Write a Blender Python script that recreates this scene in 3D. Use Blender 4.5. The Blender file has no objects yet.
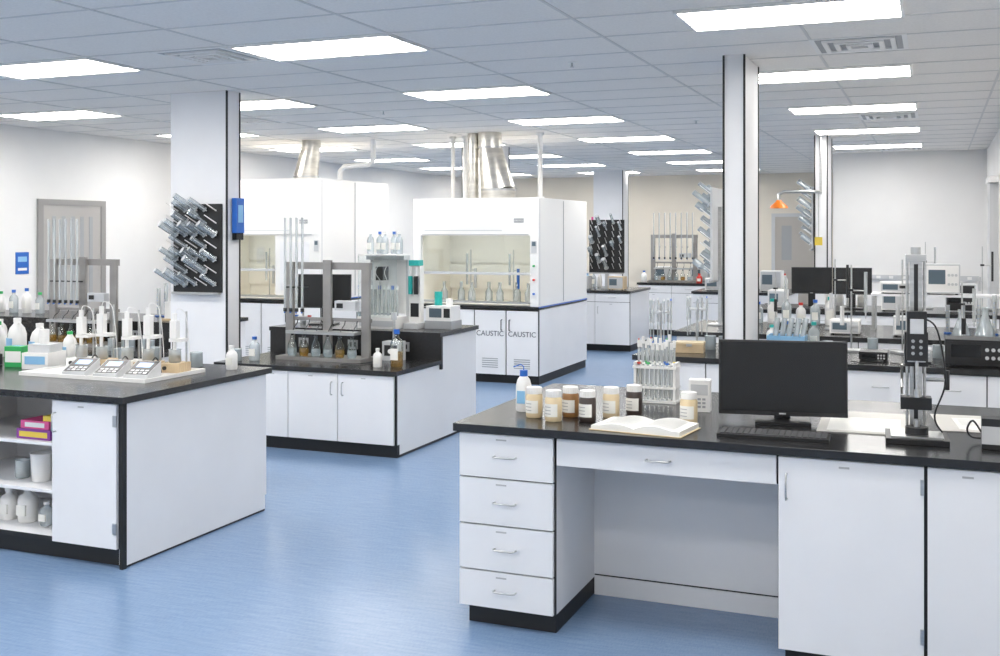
import bpy, math, random
from mathutils import Matrix, Vector
random.seed(7)
sc = bpy.context.scene
C = sc.collection
HC = 2.97

# ------------------------------------------------------------ materials
def mat(name, col, rough=.4, metal=0, emit=None, es=0, noise=None, spec=.5):
    m = bpy.data.materials.new(name); m.use_nodes = True
    nt = m.node_tree; b = nt.nodes['Principled BSDF']
    b.inputs['Base Color'].default_value = (*col, 1)
    b.inputs['Roughness'].default_value = rough
    b.inputs['Metallic'].default_value = metal
    b.inputs['Specular IOR Level'].default_value = spec
    if emit:
        b.inputs['Emission Color'].default_value = (*emit, 1)
        b.inputs['Emission Strength'].default_value = es
    if noise:
        scale, amt, stretch = noise
        tc = nt.nodes.new('ShaderNodeTexCoord'); mp = nt.nodes.new('ShaderNodeMapping')
        mp.inputs['Scale'].default_value = stretch
        n = nt.nodes.new('ShaderNodeTexNoise'); n.inputs['Scale'].default_value = scale
        n.inputs['Detail'].default_value = 6
        r = nt.nodes.new('ShaderNodeValToRGB')
        r.color_ramp.elements[0].position = .3; r.color_ramp.elements[1].position = .7
        r.color_ramp.elements[0].color = (*[c*(1-amt) for c in col], 1)
        r.color_ramp.elements[1].color = (*[min(1, c*(1+amt)) for c in col], 1)
        nt.links.new(tc.outputs['Object'], mp.inputs['Vector'])
        nt.links.new(mp.outputs['Vector'], n.inputs['Vector'])
        nt.links.new(n.outputs['Fac'], r.inputs['Fac'])
        nt.links.new(r.outputs['Color'], b.inputs['Base Color'])
    return m

def glassmat(name, tint, fac=.18, dif=None, dw=.35):
    m = bpy.data.materials.new(name); m.use_nodes = True
    nt = m.node_tree; nt.nodes.clear()
    o = nt.nodes.new('ShaderNodeOutputMaterial')
    t = nt.nodes.new('ShaderNodeBsdfTransparent'); t.inputs[0].default_value = (*tint, 1)
    g = nt.nodes.new('ShaderNodeBsdfGlossy'); g.inputs['Roughness'].default_value = .05
    g.inputs['Color'].default_value = (.9, .95, .95, 1)
    lw = nt.nodes.new('ShaderNodeLayerWeight'); lw.inputs['Blend'].default_value = .25
    mx = nt.nodes.new('ShaderNodeMixShader')
    ma = nt.nodes.new('ShaderNodeMath'); ma.operation = 'MULTIPLY_ADD'
    ma.inputs[1].default_value = .8; ma.inputs[2].default_value = fac*.5
    nt.links.new(lw.outputs['Fresnel'], ma.inputs[0])
    nt.links.new(ma.outputs[0], mx.inputs[0])
    nt.links.new(t.outputs[0], mx.inputs[1]); nt.links.new(g.outputs[0], mx.inputs[2])
    if dif:
        d = nt.nodes.new('ShaderNodeBsdfDiffuse'); d.inputs[0].default_value = (*dif, 1)
        m2 = nt.nodes.new('ShaderNodeMixShader'); m2.inputs[0].default_value = dw
        nt.links.new(mx.outputs[0], m2.inputs[1]); nt.links.new(d.outputs[0], m2.inputs[2])
        nt.links.new(m2.outputs[0], o.inputs[0])
    else:
        nt.links.new(mx.outputs[0], o.inputs[0])
    return m

WHITE = mat('white_laminate', (.80, .80, .81), .38, noise=(3, .02, (1, 1, 1)), spec=.35)
COLW = mat('column_cladding', (.80, .80, .81), .6, noise=(3, .02, (1, 1, 1)), spec=.25)
WPLAST = mat('white_plastic', (.82, .81, .79), .3)
WALL = mat('wall_paint', (.80, .79, .775), .7, noise=(2, .02, (1, 1, 1)))
BEIGE = mat('wall_beige', (.76, .70, .60), .7, noise=(2, .02, (1, 1, 1)))
CEIL = mat('ceiling_tile', (.87, .84, .80), .9, noise=(60, .04, (1, 1, 1)))
GRID = mat('ceiling_tbar', (.66, .65, .63), .5)
BLACK = mat('black_epoxy', (.018, .018, .019), .2, noise=(40, .12, (1, 1, 1)))
BLKP = mat('black_plastic', (.012, .012, .013), .4)
SCREEN = mat('screen_off', (.006, .007, .008), .22)
EDGE = mat('black_edge', (.01, .01, .01), .5)
STEEL = mat('steel', (.55, .55, .54), .3, 1, noise=(8, .1, (1, 1, 12)))
DUCT = mat('duct_steel', (.70, .67, .61), .28, 1, noise=(4, .2, (1, 1, 4)))
FRAME = mat('rack_steel', (.34, .325, .31), .38, .7, noise=(5, .12, (1, 1, 1)))
GREY = mat('grey_plastic', (.35, .36, .37), .45)
LGREY = mat('light_grey', (.55, .56, .57), .45)
CREAM = mat('hood_liner', (.86, .83, .75), .5)
TAN = mat('tan_wood', (.55, .42, .26), .5, noise=(10, .15, (1, 8, 1)))
BLUE = mat('blue_plastic', (.02, .13, .5), .35)
LBLUE = mat('light_blue_plastic', (.25, .5, .75), .35)
TEAL = mat('teal_plastic', (.02, .42, .38), .35)
GREEN = mat('green_plastic', (.03, .38, .10), .4)
ORANGE = mat('orange_paint', (.85, .22, .02), .35)
RED = mat('red_plastic', (.6, .03, .02), .4)
PURPLE = mat('purple_card', (.25, .05, .32), .5)
PINK = mat('pink_card', (.75, .10, .30), .5)
YELLOW = mat('yellow_card', (.8, .6, .08), .5)
BROWN = mat('brown_powder', (.30, .15, .05), .4)
CREAMP = mat('cream_powder', (.72, .58, .36), .45)
DARKP = mat('dark_powder', (.05, .035, .03), .35)
PAPER = mat('paper', (.85, .84, .80), .7)
PAPERG = mat('paper_grey', (.62, .60, .56), .6)
LABEL = mat('label_paper', (.84, .83, .78), .6)
TEXTM = mat('print_ink', (.09, .10, .12), .6)
INKL = mat('faint_ink', (.45, .45, .45), .7)
DOORG = mat('door_grey', (.30, .29, .28), .5)
LCD = mat('lcd_blue', (.05, .2, .5), .2, emit=(.15, .5, .9), es=.35)
LCDD = mat('lcd_dim', (.10, .14, .17), .2)
KEYC = mat('keycap', (.08, .08, .085), .4)
AMBER = glassmat('amber_liquid', (.85, .62, .2), .1, (.5, .32, .06))
GLASS = glassmat('clear_glass', (.95, .97, .97), .1)
GLASS2 = glassmat('milky_glass', (.84, .88, .90), .3, (.72, .76, .78))
TUBEG = glassmat('tube_glass', (.82, .84, .84), .35, (.85, .87, .87))
SMOKE = glassmat('drying_glass', (.86, .89, .90), .35, (.72, .75, .77), .2)
WARM = (1, .97, .925)
EMIT = mat('light_lens', (1, 1, 1), .5, emit=WARM, es=20.0)
EMITC = mat('light_lens_soft', (1, 1, 1), .5, emit=WARM, es=12.5)
HOODL = mat('hood_lamp', (1, 1, 1), .5, emit=(1, .96, .88), es=5.0)

# floor
FLOOR = bpy.data.materials.new('blue_vinyl'); FLOOR.use_nodes = True
nt = FLOOR.node_tree; pb = nt.nodes['Principled BSDF']
tc = nt.nodes.new('ShaderNodeTexCoord')
def nz(scale, st):
    mp = nt.nodes.new('ShaderNodeMapping'); mp.inputs['Scale'].default_value = st
    n = nt.nodes.new('ShaderNodeTexNoise'); n.inputs['Scale'].default_value = scale; n.inputs['Detail'].default_value = 5
    nt.links.new(tc.outputs['Object'], mp.inputs['Vector']); nt.links.new(mp.outputs['Vector'], n.inputs['Vector'])
    return n
a = nz(6, (1, 9, 1)); b2 = nz(30, (6, 1, 1))
ad = nt.nodes.new('ShaderNodeMath'); ad.operation = 'ADD'
nt.links.new(a.outputs['Fac'], ad.inputs[0]); nt.links.new(b2.outputs['Fac'], ad.inputs[1])
hf = nt.nodes.new('ShaderNodeMath'); hf.operation = 'MULTIPLY'; hf.inputs[1].default_value = .5
nt.links.new(ad.outputs[0], hf.inputs[0])
r = nt.nodes.new('ShaderNodeValToRGB')
r.color_ramp.elements[0].position = .34; r.color_ramp.elements[1].position = .66
r.color_ramp.elements[0].color = (.150, .240, .395, 1); r.color_ramp.elements[1].color = (.205, .305, .465, 1)
nt.links.new(hf.outputs[0], r.inputs['Fac']); nt.links.new(r.outputs['Color'], pb.inputs['Base Color'])
pb.inputs['Roughness'].default_value = .24

# ------------------------------------------------------------ builder
class B:
    def __init__(s, name):
        s.name = name; s.v = []; s.f = []; s.mi = []; s.sm = []; s.mats = []; s.T = None
    def add(s, vs, fs, m, smooth=False):
        if m not in s.mats: s.mats.append(m)
        k = s.mats.index(m); o = len(s.v)
        for p in vs:
            p = Vector(p)
            if s.T is not None: p = s.T @ p
            s.v.append(p)
        for f in fs:
            s.f.append([i+o for i in f]); s.mi.append(k); s.sm.append(smooth)
        return s
    def box(s, x0, x1, y0, y1, z0, z1, m):
        v = [(x0,y0,z0),(x1,y0,z0),(x1,y1,z0),(x0,y1,z0),(x0,y0,z1),(x1,y0,z1),(x1,y1,z1),(x0,y1,z1)]
        f = [(0,3,2,1),(4,5,6,7),(0,1,5,4),(1,2,6,5),(2,3,7,6),(3,0,4,7)]
        return s.add(v, f, m)
    def rod(s, p, q, r, m, r2=None, n=10, cap=True):
        p = Vector(p); q = Vector(q); r2 = r if r2 is None else r2
        d = (q-p).normalized(); u = d.orthogonal().normalized(); w = d.cross(u)
        vs = []
        for c, rr in ((p, r), (q, r2)):
            for i in range(n):
                t = 2*math.pi*i/n; vs.append(c+u*(math.cos(t)*rr)+w*(math.sin(t)*rr))
        s.add(vs, [(i,(i+1)%n,n+(i+1)%n,n+i) for i in range(n)], m, True)
        if cap: s.add(vs, [tuple(range(n))[::-1], tuple(range(n,2*n))], m)
        return s
    def cyl(s, x, y, z0, z1, r, m, r2=None, n=16):
        return s.rod((x,y,z0),(x,y,z1), r, m, r2, n)
    def lathe(s, x, y, prof, m, n=18, z=0):
        vs = []; fs = []
        for (r, h) in prof:
            for i in range(n):
                t = 2*math.pi*i/n; vs.append((x+r*math.cos(t), y+r*math.sin(t), z+h))
        for j in range(len(prof)-1):
            for i in range(n):
                fs.append((j*n+i, j*n+(i+1)%n, (j+1)*n+(i+1)%n, (j+1)*n+i))
        s.add(vs, fs, m, True)
        s.add(vs, [tuple(range(n))[::-1]], m)
        return s
    def tube(s, pts, r, m, n=7, sub=0):
        pts = [Vector(p) for p in pts]
        if sub:
            out = []
            P = [pts[0]]+pts+[pts[-1]]
            for i in range(1, len(P)-2):
                for k in range(sub):
                    t = k/sub; a0,b0,c0,d0 = P[i-1],P[i],P[i+1],P[i+2]
                    out.append(.5*((2*b0)+(c0-a0)*t+(2*a0-5*b0+4*c0-d0)*t*t+(3*b0-a0-3*c0+d0)*t**3))
            out.append(pts[-1]); pts = out
        vs = []; u = None
        for i, p in enumerate(pts):
            d = (pts[min(i+1,len(pts)-1)]-pts[max(i-1,0)]).normalized()
            u = d.orthogonal().normalized() if u is None else (u-d*u.dot(d)).normalized()
            w = d.cross(u)
            for k in range(n):
                t = 2*math.pi*k/n; vs.append(p+u*(math.cos(t)*r)+w*(math.sin(t)*r))
        fs = [(j*n+i, j*n+(i+1)%n, (j+1)*n+(i+1)%n, (j+1)*n+i) for j in range(len(pts)-1) for i in range(n)]
        s.add(vs, fs, m, True)
        L = (len(pts)-1)*n
        return s.add(vs, [tuple(range(n))[::-1], tuple(range(L, L+n))], m)
    def done(s, loc=(0,0,0), rz=0, bevel=0):
        me = bpy.data.meshes.new(s.name)
        me.from_pydata([tuple(v) for v in s.v], [], s.f)
        for m in s.mats: me.materials.append(m)
        for p, k, q in zip(me.polygons, s.mi, s.sm):
            p.material_index = k; p.use_smooth = q
        me.update()
        o = bpy.data.objects.new(s.name, me); C.objects.link(o)
        o.location = loc; o.rotation_euler = (0, 0, rz)
        if bevel:
            b = o.modifiers.new('bevel', 'BEVEL'); b.width = bevel; b.segments = 2
            b.limit_method = 'ANGLE'; b.angle_limit = math.radians(50)
        return o

def text(parent, body, loc, size, m, rot=(math.pi/2, 0, 0)):
    cu = bpy.data.curves.new('lettering', 'FONT'); cu.body = body; cu.size = size
    cu.align_x = 'CENTER'; cu.extrude = .001; cu.materials.append(m)
    o = bpy.data.objects.new('lettering', cu); C.objects.link(o)
    o.location = loc; o.rotation_euler = rot; o.parent = parent
    return o

# ------------------------------------------------------------ room
XL, XR, YB, YF = -9.7, .70, 22.5, -2.5
YW, XW = 17.2, -1.45
B('floor').box(XL-.1, XR+.1, YF-.1, YB+.1, -.1, 0, FLOOR).done()
B('ceiling').box(XL-.1, XR+.1, YF-.1, YB+.1, HC, HC+.1, CEIL).done()
B('wall_left').box(XL-.1, XL, YF-.1, YB+.1, 0, HC, WALL).done()
B('wall_right').box(XR, XR+.1, YF-.1, YW+.1, 0, HC, WALL).done()
B('wall_front').box(XL, XR, YF-.1, YF, 0, HC, WALL).done()
B('wall_back').box(XL, XW+.1, YB, YB+.1, 0, HC, BEIGE).done()
B('wall_back_right').box(XW, XR, YW, YW+.1, 0, HC, WALL).done()
B('wall_alcove').box(XW, XW+.1, YW+.1, YB, 0, HC, WALL).done()
B('baseboard_left').box(XL, XL+.012, YF, YB-.012, 0, .1, EDGE).done()
B('baseboard_back').box(XL, XW, YB-.012, YB, 0, .1, EDGE).done()
B('baseboard_back_right').box(XW, XR, YW-.012, YW, 0, .1, EDGE).done()
# suspended grid
g = B('trim_ceiling_grid')
y = 6.12-.305-.61*14
while y < YB:
    g.box(XL, XR, y-.009, y+.009, HC-.004, HC, GRID); y += .61
x = -4.27-1.18*4
while x < XR:
    g.box(x-.009, x+.009, YF, YB, HC-.005, HC, GRID); x += 1.18
g.done()
# troffers
def troffer(x, y):
    b = B('ceiling_light'); w, d = .59, .29
    z1 = -.002
    b.box(-w, w, -d, -d+.018, -.016, z1, WPLAST).box(-w, w, d-.018, d, -.016, z1, WPLAST)
    b.box(-w, -w+.018, -d+.018, d-.018, -.016, z1, WPLAST).box(w-.018, w, -d+.018, d-.018, -.016, z1, WPLAST)
    b.box(-w+.018, w-.018, -d+.018, -.10, -.012, z1, EMIT)
    b.box(-w+.018, w-.018, -.085, .085, -.012, z1, EMITC)
    b.box(-w+.018, w-.018, .10, d-.018, -.012, z1, EMIT)
    b.box(-w+.018, w-.018, -.10, -.085, -.018, z1, LGREY).box(-w+.018, w-.018, .085, .10, -.018, z1, LGREY)
    b.done((x, y, HC))
for iy in range(-3, 7):  # nearest rows are out of view, added to fill the foreground with light
    y = 6.12+2.44*iy
    for x in (-.745, -3.68, -6.04, -8.36):
        if x > -1 and y > YW-.5: continue
        troffer(x, y)
def diffuser(x, y, s=.29):
    b = B('air_diffuser')
    for k in range(4):
        r1 = s-k*.07; r0 = r1-.03; z = -.010-k*.004 if k else -.006
        b.box(-r1, r1, -r1, -r0, z, -.001, WPLAST).box(-r1, r1, r0, r1, z, -.001, WPLAST)
        b.box(-r1, -r0, -r0, r0, z, -.001, WPLAST).box(r0, r1, -r0, r0, z, -.001, WPLAST)
    b.box(-s+.03, s-.03, -s+.03, s-.03, -.004, -.001, GREY)
    b.done((x, y, HC))
diffuser(-4.62, 6.12); diffuser(-.45, 7.3); diffuser(-.45, 11.9); diffuser(-6.9, 9.8); diffuser(-.45, 16.5)
for (x, y) in ((-2.4, 7.3), (-5.1, 9.5), (-2.4, 11.6), (-2.6, 15.2)):
    B('sprinkler_head').cyl(0, 0, -.006, -.001, .03, WPLAST).cyl(0, 0, -.035, -.006, .007, STEEL).cyl(0, 0, -.038, -.035, .016, STEEL).done((x, y, HC))

# columns
def column(x0, x1, y0, y1, allc=True):
    b = B('column')
    b.box(x0, x1, y0, y1, .1, HC, COLW)
    b.box(x0-.004, x1+.004, y0-.004, y1+.004, 0, .1, EDGE)
    e = .007
    for X in ((x0, x1) if allc else (x1,)):
        for Y in (y0, y1):
            b.box(X-e, X+e, Y-e, Y+e, .1, HC-.001, EDGE)
    return b.done()
column(-1.345, -1.205, 7.42, 8.03)
column(-1.39, -1.24, 13.9, 14.5)
column(-6.2, -5.61, 7.64, 7.82, False)
column(-6.2, -5.61, 13.9, 14.2)
column(-6.2, -5.61, 20.2, 20.6, False)

# doors
d = B('door_1')
d.box(XL+.001, XL+.03, 9.58, 9.66, 0, 2.15, DOORG).box(XL+.001, XL+.03, 10.6, 10.68, 0, 2.15, DOORG).box(XL+.001, XL+.03, 9.66, 10.6, 2.08, 2.15, DOORG)
d.box(XL+.001, XL+.018, 9.66, 10.6, .01, 2.08, mat('door_face', (.42, .40, .38), .5))
for i in range(5):
    d.box(XL+.018, XL+.022, 9.80+i*.15, 9.86+i*.15, .9, 1.95, GREY)
d.rod((XL+.018, 9.74, 1.0), (XL+.07, 9.74, 1.0), .012, STEEL).rod((XL+.07, 9.72, 1.0), (XL+.07, 9.86, 1.0), .01, STEEL)
d.done()
d = B('door_2')
d.box(-3.1, -3.03, YB-.04, YB-.013, 0, 2.15, LGREY).box(-2.23, -2.16, YB-.04, YB-.013, 0, 2.15, LGREY).box(-3.03, -2.23, YB-.04, YB-.001, 2.08, 2.15, LGREY)
d.box(-3.03, -2.23, YB-.025, YB-.013, .01, 2.08, mat('door_face_beige', (.45, .42, .38), .5)).box(-2.9, -2.7, YB-.03, YB-.025, 1.2, 1.9, GREY)
d.rod((-2.3, YB-.09, 1.0), (-2.42, YB-.09, 1.0), .012, STEEL).rod((-2.3, YB-.09, 1.0), (-2.3, YB-.02, 1.0), .012, STEEL)
d.done()
B('wall_sign').box(XL+.001, XL+.008, 9.27, 9.46, 1.28, 1.53, BLUE).box(XL+.008, XL+.009, 9.30, 9.43, 1.42, 1.48, LBLUE).box(XL+.008, XL+.009, 9.30, 9.43, 1.32, 1.35, WPLAST).done()
B('notice_poster').box(-6.95, -6.4, YB-.01, YB-.001, 1.5, 2.1, PINK).box(-6.9, -6.6, YB-.012, YB-.01, 1.6, 2.0, GREEN).done()

# ------------------------------------------------------------ casework helpers
def pull_h(b, x, y, z, w=.05):
    b.tube([(x-w, y, z), (x-w, y-.022, z), (x-w*.8, y-.03, z), (x+w*.8, y-.03, z), (x+w, y-.022, z), (x+w, y, z)], .0045, STEEL, 6)
def pull_v(b, x, y, z, w=.05):
    b.tube([(x, y, z-w), (x, y-.022, z-w), (x, y-.03, z-w*.8), (x, y-.03, z+w*.8), (x, y-.022, z+w), (x, y, z+w)], .0045, STEEL, 6)
def door(b, x0, x1, yf, z0, z1, hx=None, label=True):
    b.box(x0+.004, x1-.004, yf-.02, yf, z0+.003, z1-.004, WHITE)
    if hx is not None: pull_v(b, hx, yf-.02, z1-.12)
    if label: b.box((x0+x1)/2-.04, (x0+x1)/2+.0, yf-.0215, yf-.02, z1-.035, z1-.027, INKL)
    return b
def drawer(b, x0, x1, yf, z0, z1):
    b.box(x0+.004, x1-.004, yf-.02, yf, z0+.003, z1-.004, WHITE)
    pull_h(b, (x0+x1)/2, yf-.02, (z0+z1)/2)
def carcass(b, x0, x1, y0, y1, z1, kick=.07, mat_=None):
    b.box(x0, x1, y0, y0+.02, .1, z1, EDGE)
    b.box(x0+.0, x1-.0, y0+.02, y1, .1, z1, WHITE)
    b.box(x0+.01, x1-.01, y0+kick, y1-.03, 0, .1, EDGE)

def bench(name, x0, x1, y0, y1, mods, h=.9, back=True):
    b = B(name)
    carcass(b, x0+.02, x1-.02, y0+.04, y1-.02, h-.035)
    b.box(x0, x1, y0, y1, h-.035, h, BLACK)
    x = x0+.02
    for kind, w in mods:
        xa, xb = x, min(x+w, x1-.02)
        if kind == 'w':
            hh = h-.14
            drawer(b, xa, xb, y0+.04, hh-.03, h-.04); door(b, xa, xb, y0+.04, .1, hh-.03, xa+.05)
        x += w
    return b

# ---- bench A : near right island
b = B('lab_bench')
T = .865
b.box(-2.0, .69, 4.38, 5.75, T, .9, BLACK)
Yf = 4.42
b.box(-1.98, -1.53, Yf+.02, 5.70, .085, T, WHITE).box(-1.98, -1.53, Yf, Yf+.02, .085, T, EDGE)
b.box(-1.95, -1.535, Yf+.03, 5.68, 0, .085, EDGE)
zs = [.086, .252, .455, .663, .862]
for i in range(4): drawer(b, -1.98, -1.53, Yf, zs[i], zs[i+1])
for i in range(4): b.box(-1.80, -1.75, Yf-.0215, Yf-.02, zs[i+1]-.030, zs[i+1]-.023, INKL)
# knee space
b.box(-1.53, -.584, 5.0, 5.02, .1, T, WHITE).box(-1.53, -.584, 5.005, 5.02, .092, .1, EDGE).box(-1.53, -.584, 5.0, 5.02, 0, .092, WHITE)
b.box(-1.53, -.584, Yf+.02, Yf+.3, .74, T, WHITE).box(-1.53, -.584, Yf+.01, Yf+.02, .74, T, EDGE)
b.box(-1.52, -.59, Yf-.01, Yf+.01, .742, .858, WHITE); pull_h(b, -1.07, Yf-.01, .80)
for gx in (-1.42, -.70): b.rod((gx, 4.99, .68), (gx, 5.0, .68), .018, EDGE, n=14)
# right cupboards
b.box(-.584, .68, Yf+.02, 5.70, .085, T, WHITE).box(-.584, .68, Yf, Yf+.02, .085, T, EDGE)
b.box(-.56, .67, Yf+.03, 5.66, 0, .085, EDGE)
door(b, -.584, -.035, Yf, .086, .862, -.548); door(b, -.03, .30, Yf, .086, .862, None); door(b, .305, .68, Yf, .086, .862, .35)
for hz in (.75, .18): b.box(-.052, -.038, Yf-.026, Yf-.02, hz, hz+.06, STEEL)
b.done(bevel=.002)

# ---- left bench with open shelf
b = B('lab_bench')
x0, x1, y0, y1 = -6.3, -3.885, 4.41, 5.76
b.box(x0, x1, y0, y1, T, .9, BLACK)
yf = 4.45
b.box(-4.39, -3.915, yf+.02, 5.74, .1, T, WHITE).box(-4.39, -3.915, yf, yf+.02, .1, T, EDGE)
door(b, -4.38, -3.94, yf, .1, .862, -4.35)
b.box(-3.93, -3.909, yf-.012, yf+.02, .0, T, EDGE)
for hz in (.74, .18): b.box(-3.965, -3.94, yf-.026, yf-.02, hz, hz+.06, STEEL)
b.box(-3.96, -3.917, yf+.02, 5.73, 0.012, .1, WHITE).box(-3.96, -3.92, yf+.02, 5.73, 0, .012, EDGE)
b.box(-6.27, -3.96, yf+.04, 5.68, 0, .1, EDGE)
# open cubby
b.box(-5.32, -5.30, yf, 5.1, .1, T, WHITE).box(-5.30, -4.39, 5.08, 5.1, .1, T, WHITE)
b.box(-5.30, -4.39, yf, 5.08, .10, .12, WHITE).box(-5.30, -4.39, yf+.02, 5.08, .345, .363, WHITE).box(-5.30, -4.39, yf+.02, 5.08, .60, .618, WHITE)
b.box(-5.30, -4.39, yf-.003, yf, .098, .122, EDGE)
b.box(-6.27, -5.32, yf+.02, 5.1, .1, T, WHITE).box(-6.27, -5.32, yf, yf+.02, .1, T, EDGE).box(-6.27, -4.39, 5.1, 5.71, .1, T, WHITE)
door(b, -6.27, -5.8, yf, .1, .862, -5.84); door(b, -5.8, -5.32, yf, .1, .862, -5.76)
b.done(bevel=.002)

# ---- middle bench, two levels
def step_bench(x0, x1, y0, ym, y1, doors):
    b = B('lab_bench')
    b.box(x0, x1, y0, ym, .645, .68, BLACK)
    b.box(x0, x1, ym, ym+.03, .60, .875, BLACK)
    b.box(x0, x1, ym-.02, y1, .875, .91, BLACK)
    b.box(x0+.02, x1-.02, y0+.06, ym, .1, .645, WHITE).box(x0+.02, x1-.02, y0+.04, y0+.06, .1, .645, EDGE)
    b.box(x0+.02, x1-.02, ym+.03, y1-.02, .1, .875, WHITE).box(x0+.02, x1-.02, ym, ym+.03, .1, .6, WHITE)
    b.box(x0+.03, x1-.022, y0+.06, y1-.06, 0.0, .1, EDGE)
    b.box(x1-.03, x1-.021, y0+.10, y1-.03, 0.02, .1, WHITE)
    for xa, xb, hx in doors: door(b, xa, xb, y0+.04, .1, .64, hx)
    n = int((x1-x0)/.5)
    for i in range(n):
        cx = x0+.35+i*.5
        b.box(cx-.05, cx+.05, ym-.004, ym, .74, .82, GREY).box(cx-.03, cx-.01, ym-.006, ym-.004, .76, .80, BLKP).box(cx+.01, cx+.03, ym-.006, ym-.004, .76, .80, BLKP)
    return b.done(bevel=.002)
step_bench(-5.55, -3.85, 7.38, 8.2, 9.0, [(-5.52, -5.1, -5.15), (-5.1, -4.84, None), (-4.84, -4.38, -4.43), (-4.38, -3.88, -4.33)])
step_bench(-9.4, -6.35, 7.44, 8.2, 9.0, [(-9.3+i*.49, -9.3+(i+1)*.49, -9.25+i*.49) for i in range(6)])

# ---- bench B (behind the near island, notched round the column)
b = B('lab_bench')
hh = .865
b.box(-1.96, .69, 7.30, 7.405, hh, .9, BLACK).box(-1.96, -1.365, 7.405, 8.35, hh, .9, BLACK).box(-1.185, .69, 7.405, 8.35, hh, .9, BLACK)
b.box(-1.94, .68, 7.34, 7.36, .1, hh, EDGE).box(-1.94, .68, 7.36, 7.405, .1, hh, WHITE)
b.box(-1.94, -1.365, 7.405, 8.33, .1, hh, WHITE).box(-1.185, .68, 7.405, 8.33, .1, hh, WHITE)
b.box(-1.92, -1.37, 7.41, 8.3, 0, .1, EDGE).box(-1.18, .67, 7.41, 8.3, 0, .1, EDGE)
xs = [-1.94, -1.45, -1.0, -.55, -.10, .30, .68]
for i in range(6):
    drawer(b, xs[i], xs[i+1], 7.34, .66, .862); door(b, xs[i], xs[i+1], 7.34, .1, .66, xs[i]+.05, False)
b.done(bevel=.002)
bench('lab_bench', -2.1, .69, 9.2, 10.5, [('w', .5)]*5+[('w', .25)]).done(bevel=.002)
bench('lab_bench', -1.9, .69, 12.2, 13.3, [('w', .5)]*5).done()
bench('lab_bench', -5.8, -4.13, 15.3, 16.5, [('w', .55)]*3).done()
bench('lab_bench', -4.75, -3.55, 18.0, 19.3, [('w', .58)]*2).done()
bench('lab_bench', -3.3, -1.9, 15.6, 16.8, [('w', .46)]*3).done()

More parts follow.
